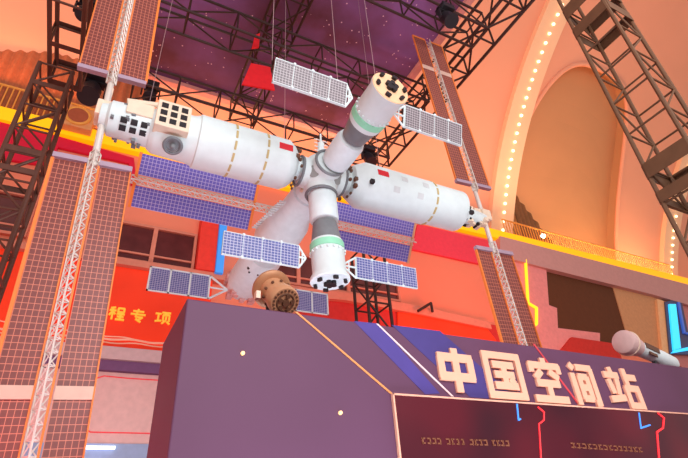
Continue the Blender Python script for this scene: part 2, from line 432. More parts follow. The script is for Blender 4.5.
slab([(684,333),(686,332),(720,339),(720,342)], 14.5, .1).build('neon_bar', NEBD, nf)
struct('trim_19', slab([(572,337),(618,344),(622,360),(560,352)], 14.6, .2), mat('red_low_panel', (205, 50, 40), .7), 'red low panel behind the booth', 'panel')
# bracket arm on the ledge
mb = MB(); mb.path([at(*p, Y=14.3) for p in ((418,311),(431,303),(432.5,312))], .055, 8)
tag(mb.build('bracket_arm', TRUSS, org=at(431,311,Y=14.3)), 'small black bent bracket arm on the pink ledge', 'bracket')
# balcony rails
RAILM = mat('gold_rail', (240, 170, 80), .5, .2)
def railing(xa, xb, n, label, z0a, z0b, zt):
    root = thing('balcony_railing', label, 'railing', (xa, 15.05, z0a))
    MB().tube((xa, 15.05, zt), (xb, 15.05, zt), .045).build('handrail', RAILM, root)
    MB().tube((xa, 15.05, 14.25), (xb, 15.05, 14.25), .03).build('bottom_rail', RAILM, root)
    for k in range(n):
        x = xa + (xb-xa)*k/(n-1); bar('baluster', (x, 15.05, z0a), (x, 15.05, zt), .025, RAILM, root)
railing(-8.6, 1.2, 56, 'golden balcony railing above the yellow band behind the black truss tower', 14.12, 14.12, 15.42)
railing(18.2, 33.0, 74, 'golden balcony railing in front of the ochre recess', 14.12, 14.12, 15.5)
# slatted curtain behind the left railing, curtain on the right
def curtain(name, xa, xb, z0, ztop, Y, material, label):
    mb = MB(); n = int((xb-xa)/.06)
    pts = [(xa + (xb-xa)*i/n, Y + .06*math.sin(i*1.05)) for i in range(n+1)]
    for (p, q) in zip(pts, pts[1:]):
        zp, zq = ztop(p[0]), ztop(q[0])
        mb.face([(p[0], p[1], z0), (q[0], q[1], z0), (q[0], q[1], zq), (p[0], p[1], zp)])
        mb.face([(p[0], p[1]+.02, z0), (p[0], p[1]+.02, zp), (q[0], q[1]+.02, zq), (q[0], q[1]+.02, z0)])
    return tag(mb.build(name, material, org=(xa, Y, z0)), label, 'curtain')
curtain('pleated_curtain', -10, -.2, 14.12, lambda x: min(18., 17.25 + .45*(x+5.3)), 15.3, mat('brown_curtain', (178, 108, 72), .9, vary=.1), 'brown pleated curtain behind the golden railing by the truss tower')
cp = [at(*p, Y=16.0) for p in ((498,196),(512,206),(548,246))]
curtain('pleated_curtain', 20.3, 23.6, 14.12, lambda x: max(14.2, 18.3 - 1.5*(x-20.9)), 15.75, mat('dark_curtain', (132, 92, 60), .9, vary=.1), 'dark gathered curtain at the foot of the bulb-lit rib')
# round lamp box on balcony edge
fl = thing('round_floodlight', 'round golden floodlight on the balcony edge beside the truss tower', 'floodlight', at(78,122,Y=14.5))
cpt = at(78,117,Y=14.4)
MB().box((cpt.x-.5, 14.35, cpt.z-.48), (cpt.x+.5, 14.7, cpt.z+.45)).build('housing', mat('floodlight_case', (232, 160, 100), .5), fl, bevel=.03)
MB().torus((cpt.x, 14.34, cpt.z), (0,1,0), .36, .06).build('ring', RAILM, fl, smooth=True)
MB().lathe([(0,.34),(.06,.30)], (cpt.x, 14.30, cpt.z), (0,1,0)).build('lens', mat('copper_lens', (178, 96, 66), .3, .4), fl)
sp = thing('spotlight', 'small bright spotlight behind the railing by the dark curtain', 'spotlight', at(543,241,Y=15.3))
p = at(543,236,Y=15.3)
MB().lathe([(0,.13),(.2,.10)], p, (0,1,0), 16).build('lamp_body', BLACK, sp)
MB().ball(p, .14, 12).build('lens', mat('spot_glow', (255,245,225), .4, emit=(255,240,210), strength=8, vary=0), sp)

# ================================================================== STAR CEILING AND RIG
def star_mat():
    m = bpy.data.materials.new('starry_fabric'); m.use_nodes = True; nt = m.node_tree; L = nt.links.new
    b = nt.nodes['Principled BSDF']; b.inputs['Roughness'].default_value = .85; b.inputs['Specular IOR Level'].default_value = .1
    tc = nt.nodes.new('ShaderNodeTexCoord')
    n = nt.nodes.new('ShaderNodeTexNoise'); n.inputs['Scale'].default_value = .35; n.inputs['Detail'].default_value = 6; L(tc.outputs['Object'], n.inputs['Vector'])
    r = nt.nodes.new('ShaderNodeValToRGB'); e = r.color_ramp.elements
    e[0].position = .36; e[0].color = hexc(104, 62, 78); e[1].position = .64; e[1].color = hexc(134, 94, 152)
    L(n.outputs['Fac'], r.inputs['Fac'])
    v = nt.nodes.new('ShaderNodeTexVoronoi'); v.inputs['Scale'].default_value = 5.5; L(tc.outputs['Object'], v.inputs['Vector'])
    lt = nt.nodes.new('ShaderNodeMath'); lt.operation = 'LESS_THAN'; lt.inputs[1].default_value = .13; L(v.outputs['Distance'], lt.inputs[0])
    v2 = nt.nodes.new('ShaderNodeTexNoise'); v2.inputs['Scale'].default_value = 2.; L(tc.outputs['Object'], v2.inputs['Vector'])
    g = nt.nodes.new('ShaderNodeMath'); g.operation = 'GREATER_THAN'; g.inputs[1].default_value = .5; L(v2.outputs['Fac'], g.inputs[0])
    mu = nt.nodes.new('ShaderNodeMath'); mu.operation = 'MULTIPLY'; L(lt.outputs[0], mu.inputs[0]); L(g.outputs[0], mu.inputs[1])
    mx = nt.nodes.new('ShaderNodeMix'); mx.data_type = 'RGBA'; mx.inputs['B'].default_value = hexc(230, 195, 210)
    L(mu.outputs[0], mx.inputs['Factor']); L(r.outputs['Color'], mx.inputs['A']); L(mx.outputs['Result'], b.inputs['Base Color'])
    return m
sc_root = thing('star_canopy', 'dark purple starry canopy panel hung under the vault', 'canopy', (3, 8, 16))
MB().box((-.4, 0, 16.0), (8.4, 13.0, 16.12)).build('star_panel', star_mat(), sc_root)
mb = MB(); mb.box((8.4, 0, 15.82), (8.62, 13.2, 16.14)); mb.box((-.4, 13.0, 15.82), (8.62, 13.22, 16.14)); mb.build('edge_beam', mat('pink_edge_beam', (226, 150, 140), .6), sc_root)

G = 'black lighting trusses under the star canopy'
K = dict(r=.042, rb=.026, plain=(0, 2), group=G)
truss('black box truss crossing under the star canopy above the left laboratory module', (-.9, 8.62, 13.95), 0, 9.4, .8, 1.35, **K)
truss('black box truss crossing the canopy close to the top edge of the picture', (-.3, 5.55, 13.95), 0, 8.7, .72, 1.25, **K)
truss('black box truss running into depth, with the red cloths hung on it', (2.72, 1.0, 14.86), 1, 12., .9, 1.4, r=.042, rb=.026, plain=(1, 3), group=G)
truss('black box truss running into depth beside the canopy edge, behind the far solar wing', (8.76, 1.0, 14.85), 1, 12., .9, 1.4, r=.055, rb=.036, plain=(1, 3), group=G)
truss('black box truss farthest back, spanning behind both laboratory modules', (-.6, 11.45, 13.7), 0, 9.2, .8, 1.35, **K)
truss('dark brown upright truss tower standing beside the maroon solar wing', (-2.25, 8.6, 0), 2, 10.4, .62, .62, material=TRUSSL, r=.046, rb=.022, plain=(1, 3), plates=((7.5, 7.62), (7.95, 8.08), (9.72, 9.84)))
truss('dark brown box truss reaching overhead from the top of the truss tower', (-2.1, 0.5, 10.5), 1, 8.7, .6, 1.1, material=TRUSSL, r=.046, rb=.026, plain=(0, 1, 2, 3), plates=((7.5, 7.62), (8.55, 8.7)))
truss('brown upright truss tower slanting across the bulb-lit vault', (6.73, 2.14, 0), 2, 11.2, .64, .66, material=TRUSSB, r=.034, rb=.017, plain=(1, 3), plates=((5.28, 5.46), (5.72, 5.98), (9.0, 9.24), (9.55, 9.85)))
truss('short black truss tower behind the lower craft panel', (6.75, 11., 0), 2, 9.1, .75, .9, plain=(1, 3), r=.05, rb=.03)
# red cloths on the deep truss
o = MB().prism([at(*p, Y=9.4) for p in ((251,63),(270,67),(275,90),(242,84))], (0, .05, 0)).build('red_cloth', RED_CLOTH, org=at(258,75,Y=9.4)); tag(o, 'larger red cloth hung on the truss beside the grey panel', 'cloth')
o = MB().prism([at(*p, Y=9.0) for p in ((255,35),(260,33),(259,47),(252,48))], (0, .05, 0)).build('red_cloth', RED_CLOTH, org=at(256,41,Y=9.)); tag(o, 'small red cloth higher on the same truss', 'cloth')
# stage lights
def stage_light(p, s, label):
    p = V(p); root = thing('stage_light', label, 'stage light', p, 'black stage lights on the trusses')
    MB().box((p.x-.22*s, p.y-.2*s, p.z-.12*s), (p.x+.22*s, p.y+.2*s, p.z+.08*s)).build('base_box', BLACK, root, bevel=.02)
    y = MB(); y.box((p.x-.3*s, p.y-.05*s, p.z-.5*s), (p.x-.25*s, p.y+.05*s, p.z-.05*s)); y.box((p.x+.25*s, p.y-.05*s, p.z-.5*s), (p.x+.3*s, p.y+.05*s, p.z-.05*s)); y.box((p.x-.3*s, p.y-.05*s, p.z-.16*s), (p.x+.3*s, p.y+.05*s, p.z-.1*s)); y.build('yoke', BLACK, root)
    h = MB(); h.lathe([(-.3*s,.14*s),(-.1*s,.2*s),(.2*s,.2*s),(.3*s,.22*s)], (p.x, p.y, p.z-.42*s), (0,-.4,-.9), 20); h.build('lamp_head', BLACK, root, smooth=True)
stage_light(at(88,4,Y=9.6), .9, 'black stage light at the top beside the overhead truss')
stage_light(at(95,78,Y=10.2), 1.2, 'black stage light below the upper maroon wing')
stage_light(at(152,86,Y=12.5), 1.0, 'black stage light just above the left module outer end')
stage_light(at(445,10,Y=5.3), .9, 'black stage light at the truss crossing over the far wing')
stage_light(at(368,150,Y=10.), .9, 'black stage light above the right laboratory module')

# ================================================================== SPACE STATION MODEL
HUB = V((3.38, 6.9, 7.79))
st = thing('space_station_model', 'large white model space station with solar wings hanging over the booth', 'space station model', HUB)
HX, HY, HZ = HUB
X, Y_, Z_ = V((1,0,0)), V((0,1,0)), V((0,0,1))
def ring_dashes(mb, o, ax, R, n, w, dr=.012, duty=.62):
    o, ax = V(o), V(ax).normalized(); u = ax.orthogonal().normalized(); v = ax.cross(u)
    for i in range(n):
        a0 = 2*math.pi*i/n; a1 = a0 + 2*math.pi/n*duty
        for a, b in ((a0, (a0+a1)/2), ((a0+a1)/2, a1)):
            p = [o + ax*s*w + (u*math.cos(t)+v*math.sin(t))*(R+dr) for s, t in ((-.5,a),(.5,a),(.5,b),(-.5,b))]
            q = [o + ax*s*w + (u*math.cos(t)+v*math.sin(t))*(R-.01) for s, t in ((-.5,a),(.5,a),(.5,b),(-.5,b))]
            mb.add(p+q, [(0,1,2,3),(7,6,5,4),(0,4,5,1),(1,5,6,2),(2,6,7,3),(3,7,4,0)])
def patch(R, xc, ang, w, h, oc, dr=.008):
    """curved patch on an X-axis hull: ang measured from -Y towards +Z"""
    mb = MB(); n = 6; hw = h/R/2; oc = V(oc)
    pt = lambda x, a, r: V((x, oc.y - r*math.cos(a), oc.z + r*math.sin(a)))
    for i in range(n):
        a, b = ang-hw+2*hw*i/n, ang-hw+2*hw*(i+1)/n
        mb.add([pt(xc-w/2,a,R+dr),pt(xc+w/2,a,R+dr),pt(xc+w/2,b,R+dr),pt(xc-w/2,b,R+dr),
                pt(xc-w/2,a,R-.01),pt(xc+w/2,a,R-.01),pt(xc+w/2,b,R-.01),pt(xc-w/2,b,R-.01)],
               [(0,1,2,3),(7,6,5,4),(0,4,5,1),(1,5,6,2),(2,6,7,3),(3,7,4,0)])
    return mb
# ---- node
node = MB()
node.lathe([(-.5*math.cos(i*math.pi/16), max(.02, .40*math.sin(i*math.pi/16)**.8)) for i in range(17)], HUB, (0,0,1), 32, caps=False)
for d in (X, -X, Y_, -Y_, -Z_): node.lathe([(.2,.31),(.44,.31),(.46,.29)], HUB, d, 32)
hub = node.build('node_module', WHITE, st, smooth=True)
mb = MB()
for d in (X, -X, -Y_, -Z_): mb.torus(HUB + d*.47, d, .3, .03)
mb.build('port_ring', GREY, hub, smooth=True)
mb = MB()
for d in ((-.6,-.62,-.35), (.55,-.65,-.45)):
    d = V(d).normalized(); mb.lathe([(.36,.13),(.44,.12)], HUB, d, 20)
mb.build('hatch_cover', mat('grey_hatch', (150,152,150), .5), hub, smooth=True)
mb = MB(); mb.tube(HUB+V((-.05,-.15,.4)), HUB+V((-.05,-.2,.72)), .07, 10); mb.tube(HUB+V((-.05,-.2,.72)), HUB+V((-.05,-.2,.98)), .02, 6)
for k in range(4): mb.tube(HUB+V((-.2,-.2,.5+.1*k)), HUB+V((.1,-.2,.5+.1*k)), .012, 5)
mb.build('antenna_mast', WHITE, hub)
def clutter(name, n, o, ax, R, parent, material=BLACK, s=.05, t=(0, .2), arc=(0, 6.283)):
    mb = MB(); o, ax = V(o), V(ax).normalized(); u = ax.orthogonal().normalized(); v = ax.cross(u)
    for _ in range(n):
        a = random.uniform(*arc); c = o + ax*random.uniform(*t) + (u*math.cos(a)+v*math.sin(a))*R
        q = s*random.uniform(.5, 1.1); mb.obox(c - V((q/2,q/2,q/2)), (q,0,0), (0,q*1.3,0), (0,0,q))
    pieces(mb, name, material, parent)
# ---- laboratory modules
LH = HUB + V((0, 0, .05))
def lab(side, prof, name='laboratory_module'):
    return MB().lathe(prof, LH, X*side, 48).build(name, WHITE, st, smooth=True)
LR = .5
left = lab(-1, [(.46,.24),(.58,.24),(.60,.33),(.68,.42),(.80,LR),(.84,LR),(2.5,LR),(2.52,LR-.03),(2.62,LR-.06),(3.2,LR-.08),(3.24,.40),(3.30,.36)])
mb = MB()
for d in (1.27, 1.87): ring_dashes(mb, LH - X*d, X, LR, 14, .04, duty=.72)
pieces(mb, 'seam_strip', TAN, left)
patch(LR, HX-.93, .02, .27, .15, LH).build('flag', FLAG, left)['label'] = 'small red flag'
ends = MB().lathe([(3.3,.34),(3.95,.31),(4.0,.24),(4.1,.22)], LH, -X, 28).build('equipment_section', WHITE, left, smooth=True)
clutter('thruster', 22, HUB, -X, .31, left, GREY, .07, (3.3, 4.0))
xb = HX-2.96                                            # box with nine dark windows
bx = MB().box((xb-.30, HY-.49, HZ-.24), (xb+.26, HY-.2, HZ+.35)).build('instrument_box', CREAM, left, bevel=.015)
mb = MB()
for i in range(3):
    for j in range(3): mb.box((xb-.24+.165*i, HY-.505, HZ-.16+.165*j), (xb-.13+.165*i, HY-.48, HZ-.055+.165*j))
pieces(mb, 'box_window', BLACK, left)
for i in range(3):
    for j in range(2): patch(.325, HX-3.72+.16*i, -1.05+.42*j, .105, .10, HUB + V((0,0,.05)), .012).build('dark_vent', BLACK, left)
mb = MB(); c = V((HX-2.90, HY-.22, HZ-.36)); d = V((0,-.5,-.86)).normalized()
mb.torus(c + d*.06, d, .14, .03); mb.lathe([(.0,.12),(.05,.11)], c, d, 20); mb.ball(c + d*.1, .05, 10)
mb.build('porthole', GREY, left, smooth=True)
mb = MB(); mb.box((HX-3.72, HY-.36, HZ-.02), (HX-3.3, HY-.12, HZ+.26)); mb.tube((HX-3.75,HY-.2,HZ+.36),(HX-3.2,HY-.2,HZ+.48),.05,8)
mb.build('equipment_box', CREAM, left, bevel=.01)
clutter('node_fitting', 18, HUB, Z_, .40, hub, CREAM, .07, (-.25, .25))
clutter('thruster', 12, HUB, -X, .40, left, BROWND, .07, (.56, .68))
right_ = lab(1, [(.46,.24),(.62,.24),(.66,.36),(.86,.47),(.92,LR),(2.62,LR),(2.64,LR-.02),(3.5,LR-.02),(3.54,.40),(3.58,.34)])
mb = MB(); ring_dashes(mb, LH + X*2.6, X, LR, 14, .045, duty=.72); pieces(mb, 'seam_strip', TAN, right_)
patch(LR, HX+1.22, .10, .26, .15, LH).build('flag', FLAG, right_)['label'] = 'small red flag'
for xx, a in ((1.55,-.5),(2.15,-.5),(1.75,.1),(2.3,.1)):
    patch(LR, HX+xx, a, .15, .13, LH, .006).build('hull_patch', mat('grey_patch', (206,210,212), .5), right_)
MB().lathe([(3.58,.22),(4.1,.17),(4.3,.15)], HUB, X, 24).build('equipment_section', WHITE, right_, smooth=True)
clutter('thruster', 34, HUB, X, .21, right_, BLACK, .075, (3.6, 4.1))
clutter('instrument_block', 16, HUB, X, .2, right_, CREAM, .1, (3.62, 4.25))
clutter('thruster', 14, HUB, X, .34, right_, BROWND, .07, (.52, .66))
mb = MB()
for t, a in ((.92,2.6),(.92,-.4),(3.5,2.3),(3.5,-.55)):
    mb.box((HX+t-.04, HY-.54*math.cos(a)-.04, HZ+.54*math.sin(a)-.04), (HX+t+.04, HY-.54*math.cos(a)+.04, HZ+.54*math.sin(a)+.04))
pieces(mb, 'sensor_block', BLACK, right_)
# ---- core module
core = MB().lathe([(.46,.29),(.62,.29),(.64,.34),(1.35,.37),(1.75,.50),(2.62,.54),(2.68,.50),(2.70,.22),(3.5,.22)], HUB, Y_, 48).build('core_module', PALE, st, smooth=True)
mb = MB()
for k in range(14):
    a = 2.4 + k*.12; t = .9 + .12*k; mb.obox(HUB + V((-.40-.008*k, t, -.16+.02*k)), (-.14,0,0), (0,.035,0), (0,0,.03))
pieces(mb, 'handrail', WHITE, core)
# ---- solar wings of the laboratories
def lattice(mb, p, q, w, bay, r, side=X, out=V((0,-1,0))):
    p, q = V(p), V(q); d = q-p; n = max(1, round(d.length/bay))
    A, B, D = p - side*w/2, p + side*w/2, p + out*w*.8
    for s in (A, B, D): mb.tube(s, s+d, r*1.3, 5)
    for i in range(n):
        f0, f1 = d*(i/n), d*((i+1)/n)
        for s, e in ((A,B),(B,D),(D,A)):
            mb.tube(s+f0, e+f1, r, 4); 
            mb.tube(s+f0, e+f0, r, 4)
def lab_wing(xc, lean, zdir, gap, length, wl, fold):
    """two cell blankets and a lattice mast; zdir +1 up, -1 down"""
    base = V((xc, HY, HZ+.1)); ax = V((lean*zdir, 0, zdir)); ax.normalize()
    m_ = MB(); m_.tube(base, base + ax*gap, .055, 10); lattice(m_, base + ax*(gap-.25), base + ax*(gap+length), .15, .17, .010, out=V((0,-1,0)))
    wing = m_.build('solar_wing', SILVER, st)
    sx = V((ax.z, 0, -ax.x)) * (1 if ax.z > 0 else -1)
    for s, (a, b) in ((-1, (-wl-.115, -.115)), (1, (.115, .115+wl))):
        o = base + ax*gap + sx*a
        MB().panel(o, ax*length, sx*(b-a), .02).build('cell_blanket', MAROON, wing) if False else None
        mbp = MB(); mbp.panel(o, sx*(b-a), ax*length, .02); mbp.build('cell_blanket', MAROON, wing)
        fr = MB()
        thick = (a-.045) if zdir < 0 else b  # the broad orange edge
        for e in ((a-.045 if zdir < 0 else a-.02), b): fr.obox(o + sx*(e-a) + V((0,-.03,0)), sx*((.045 if s == zdir else .026) if e == thick else .02), ax*length, V((0,.05,0)))
        fr.obox(base + ax*(gap+length) + sx*(a-.02) + V((0,-.03,0)), sx*(b-a+.04), ax*.07, V((0,.05,0)))
        fr.build('blanket_frame', ORANGE, wing)
        tp = MB(); tp.obox(base + ax*(gap-.09) + sx*(a-.03) + V((0,-.06,0)), sx*(b-a+.06), ax*.09, V((0,.1,0)))
        tp.build('blanket_box', mat('mauve_box', (176,150,168), .5), wing)
        fs = MB(); fs.obox(base + ax*fold + sx*a + V((0,-.03,0)), sx*(b-a), ax*.16, V((0,.05,0))); fs.build('fold_strip', PINKW, wing)
    return wing
lab_wing(-.665, -.045, 1, 1.0, 5.45, .42, 5.1); lab_wing(-.665, -.045, -1, 1.12, 5.6, .42, 4.55)
lab_wing(7.72, -.07, 1, 1.0, 5.45, .42, 5.05); lab_wing(7.72, -.05, -1, 1.0, 5.45, .42, 5.1)
mb = MB(); mb.box((-.80, HY-.17, HZ-.05), (-.48, HY+.17, HZ+.28)); mb.tube((-.665,HY,HZ+.28),(-.665,HY,HZ+.75),.04,8)
mb.build('wing_drive', CREAM, st, bevel=.015)
mb = MB(); mb.box((7.6, HY-.14, HZ-.04), (7.86, HY+.14, HZ+.24)); mb.build('wing_drive', CREAM, st, bevel=.015)
# ---- blue wings of the core
wv = V((0,-.54,.84)); cw = V((0, 8.72, 8.03))
for xa, xb in ((.05, 2.52), (4.36, 6.84)):
    m_ = MB(); o = V((xa if xa > 3 else xa-.1, cw.y, cw.z)); e = V((xb+.1 if xa > 3 else 3.0, cw.y, cw.z)); 
    if xa > 3: o = V((3.85, cw.y, cw.z))
    lattice(m_, o, e, .17, .16, .011, side=wv, out=V((0,-.84,-.54)))
    wing = m_.build('blue_solar_wing', SILVER, st)
    for a, b in ((.115, .56), (-.56, -.115)):
        MB().panel(V((xa, cw.y, cw.z)) + wv*a, X*(xb-xa), wv*(b-a), .02).build('cell_blanket', BLUE, wing)
    fr = MB()
    for xx in (xa-.05, xb-.0): fr.obox(V((xx, cw.y, cw.z)) - wv*.58 + V((0,-.03,-.02)), X*.06, wv*1.16, V((0,.05,.03)))
    pieces(fr, 'end_bar', ORANGE if xa < 3 else mat('tan_end_bar', (222,160,120), .5), wing)
# ---- docked craft
def craft(o, ax, prof_parts, panel_at, panel_v, cells, px, name='docked_spacecraft'):
    o, ax = V(o), V(ax).normalized()
    main = MB().lathe(prof_parts['white'], o, ax, 40).build(name, WHITE, st, smooth=True)
    MB().lathe(prof_parts['pale'], o, ax, 40).build('orbital_cabin', PALE, main, smooth=True)
    MB().lathe(prof_parts['grey'], o, ax, 40).build('descent_cabin', GREY, main, smooth=True)
    t, r = prof_parts['green']
    MB().lathe([(t-.07,r+.006),(t-.06,r+.014),(t+.06,r+.014),(t+.07,r+.006)], o, ax, 40).build('green_band', GREEN, main, smooth=True)
    te, re_ = prof_parts['end']
    MB().lathe([(te,re_),(te+.015,re_*.96),(te+.02,.02)], o, ax, 40).build('end_plate', prof_parts['endmat'], main)
    mb = MB(); u = ax.orthogonal().normalized(); v = ax.cross(u); c = o + ax*(te+.02)
    for i in range(5):
        a = i*1.256; p = c + (u*math.cos(a)+v*math.sin(a))*.075; mb.lathe([(0,.045),(.06,.05)], p, ax, 12)
    mb.lathe([(0,.06),(.05,.06)], c, ax, 12)
    for a in (.4, 1.5, 2.5, 3.6, 4.6, 5.6):
        for k in (-.08, .06):
            p = c + (u*math.cos(a+k)+v*math.sin(a+k))*re_*.76; mb.lathe([(0,.03),(.05,.034)], p, ax, 10)
    pieces(mb, 'engine_nozzle', BLACK, main)
    rim = MB(); 
    for k in range(18):
        a = k*2*math.pi/18; p = o + ax*(t+.12) + (u*math.cos(a)+v*math.sin(a))*(r+.01); rim.obox(p-V((.015,.015,.015)), (.035,0,0), (0,.035,0), (0,0,.035))
    pieces(rim, 'rim_fitting', WHITE, main)
    pv = V(panel_v).normalized()
    for (xi, xo) in px:
        pc = V(panel_at); w = prof_parts['w']; s = 1 if xo > xi else -1
        la = abs(xo-xi); x_lo = min(xi, xo)
        MB().panel(V((x_lo, pc.y, pc.z)) - pv*w/2, X*la, pv*w, .025).build('solar_panel', cells, main)
        fr = MB(); nn = V((0,-1,0))
        for zz in (-w/2-.007, w/2-.007): fr.obox(V((x_lo, pc.y-.035, pc.z)) + pv*zz, X*la, pv*.010, V((0,.045,0)))
        for k in range(5): fr.obox(V((x_lo + (la-.008)*k/4, pc.y-.03, pc.z)) - pv*w/2, X*.008, pv*w, V((0,.05,0)))
        for k in (1,2,3):
            for zz in (-w/2, w/2): fr.ball(V((x_lo + la*k/4, pc.y-.03, pc.z)) + pv*zz, .03, 8)
        root_x = pc.x + s*.36 if pc.x else 0
        tipx = HX + s*prof_parts['yoke']
        tip = V((tipx, pc.y, pc.z))
        for zz in (-w/2, -.0, w/2):
            fr.tube(V((xi, pc.y, pc.z)) + pv*zz, tip, .02, 6)
        fr.tube(V((xi, pc.y, pc.z)) - pv*w/2, V((xi, pc.y, pc.z)) + pv*w/2, .02, 6)
        mid = (V((xi, pc.y, pc.z)) + tip)/2; fr.tube(mid - pv*w/4, mid + pv*w/4, .014, 6)
        fr.build('panel_frame', WHITE, main)
    return main
# forward craft, along -Y
craft(HUB + V((.09,0,.03)), (0.02,-1,.01), dict(pale=[(.44,.22),(.52,.28),(1.10,.29),(1.18,.26),(1.22,.2)], grey=[(1.22,.2),(1.25,.23),(1.66,.30)],
      white=[(1.66,.31),(1.72,.325),(2.40,.325),(2.46,.35),(2.52,.35)], green=(1.84,.325), end=(2.52,.35), yoke=.40, w=.42,
      endmat=mat('peach_end_plate', (240,190,150), .5)), (HX+.08, 4.75, 7.74), (0,-.3,.95), SMALLG, ((HX-.52, 1.60), (HX+.64, 5.28)))
# lower craft, along -Z
craft(HUB, (0.045,0,-1), dict(pale=[(.40,.22),(.52,.28),(1.06,.28),(1.10,.26),(1.12,.20)], grey=[(1.12,.2),(1.15,.23),(1.56,.29)],
      white=[(1.56,.295),(1.62,.31),(2.22,.31),(2.30,.36),(2.36,.365)], green=(1.68,.31), end=(2.36,.365), yoke=.36, w=.42,
      endmat=mat('pale_end_plate', (226,236,238), .5)), (HX+.06, HY, 5.81), (0,-.08,1), SMALLB, ((HX-.50, 1.52), (HX+.66, 5.40)))
# cargo craft at the tail, along +Y
cg = MB().lathe([(3.4,.22),(3.42,.40),(3.6,.50),(5.1,.50),(5.14,.46),(5.2,.46),(5.5,.40)], HUB, Y_, 40).build('cargo_spacecraft', PALE, st, smooth=True)
clutter('thruster', 18, HUB, Y_, .5, cg, BLACK, .07, (3.6, 3.75)); clutter('instrument_block', 26, HUB, Y_, .47, cg, mat('pink_block', (226,176,170), .6), .16, (5.05, 5.5))
for s in (-1, 1):
    xi, xo = HX + s*.98, HX + s*2.55; lo = min(xi, xo)
    MB().panel((lo, 11.98, 7.12), (1.57,0,0), (0,0,.66), .03).build('solar_panel', SMALLB, cg)
    fr = MB()
    for k in range(4): fr.box((lo+1.53*k/3, 11.94, 7.1), (lo+1.53*k/3+.045, 11.97, 7.8))
    for zz in (7.1, 7.76): fr.box((lo, 11.94, zz), (lo+1.57, 11.97, zz+.035))
    for zz in (7.12, 7.78): fr.tube((xi, 11.97, zz), (HX+s*.5, 11.97, 7.45), .03, 6)
    fr.tube((xi, 11.97, 7.45), (HX+s*.5, 11.97, 7.45), .025, 6)
    fr.build('panel_frame', WHITE, cg)
# ---- suspension wires
def wire(p, top, label):
    p = V(p); o = MB().tube(p, (p.x, p.y, top), .005, 6).build('suspension_wire', WIRE, org=p); tag(o, label, 'wire', 'steel wires holding the station model')
wire((HX+.1, 4.7, 8.14), 16., 'thin wire rising from the forward craft end into the canopy')
wire((HX-.65, 4.75, 7.95), 14.05, 'thin wire at the inner end of the forward craft grey panel')
wire((1.56, 4.72, 7.93), 14.05, 'thin wire at the outer end of the long grey panel')
wire((2.6, HY, 8.4), 13.9, 'thin wire rising from the inner end of the left laboratory module')
wire((-.02, HY, 8.4), 14.0, 'thin wire rising beside the upper maroon wing')
wire((HX+1.5, HY, 8.42), 15.9, 'thin wire rising from the right laboratory module')

# ================================================================== BOOTH
PURP = mat('purple_booth_paint', (98, 58, 86), .55, vary=.04, scale=1.2)
PURS = mat('violet_stripe_paint', (78, 62, 140), .55, vary=.05)
PURB = mat('deep_violet_stripe_paint', (70, 56, 124), .55, vary=.05)
LETP = mat('peach_letter_face', (244, 178, 150), .5, emit=(255, 170, 120), strength=.05, vary=0)
BY = 4.0
bx0, bz1 = .62, 3.42
booth = thing('exhibition_booth', 'tall purple exhibition booth wall with peach lettering and a dark screen', 'booth', (5, 4.6, 0))
MB().prism([(bx0, BY, 0), (10.5, BY, 0), (10.5, BY, bz1-.03), (bx0, BY, bz1)], (0, 1.2, 0)).build('booth_wall', PURP, booth, bevel=.012)
def inlay(name, pix, material, y0=.006, label=None):
    o = MB().prism([at(px, py, Y=BY-y0) for px, py in pix], (0, y0+.004, 0)).build(name, material, booth)
    if label: o['label'] = label
inlay('painted_stripe', [(354,321),(378,323.5),(440,393.5),(425,394)], PURS, .004)
inlay('painted_stripe', [(392,325),(440,331),(520,401),(470,397)], PURB, .004)
inlay('painted_stripe', [(376.2,323.5),(378.2,323.7),(454,396.5),(451.6,396.3)], mat('pink_white_line', (244,214,216), .5, vary=0), .008)
inlay('painted_stripe', [(294.8,311.5),(297.4,311.8),(393,393.5),(390.4,393.5)], mat('amber_line', (232,150,90), .5, vary=0), .008)
inlay('painted_stripe', [(533,343.6),(534.6,343.8),(580,404.5),(578,404.3)], mat('red_line', (214,70,80), .5, vary=0), .008)
DOT = mat('amber_lamp', (255,214,150), .5, emit=(255,205,130), strength=1., vary=0)
for px, py in ((242.5,353.5),(340,413)):
    MB().lathe([(0,.018),(.02,.016)], at(px,py,Y=BY), (0,-1,0), 16).build('dot_lamp', DOT, booth)
# raised characters
for g, (xa, ya, xb, yb) in (('zhong',(435,350,484,393)),('guo',(483,355,532,399)),('kong',(529,360,572,403)),('jian',(571,366,605,406)),('zhan',(607,370,647,409))):
    pa = at((xa+xb)/2, ya, Y=BY); pb = at((xa+xb)/2, yb, Y=BY); S = pa.z - pb.z
    l = at(xa+2, (ya+yb)/2, Y=BY-.03).x; r = at(xb-7, (ya+yb)/2, Y=BY-.03).x
    mb = MB()
    for k, (a, b) in enumerate(GLYPH[g]): stroke(mb, a, b, 19 if g == 'zhong' else 16, l, pa.z, S, BY-.03-.0004*k, .032+.0004*k, (r-l)/S)
    mb.build('raised_character', LETP, booth)
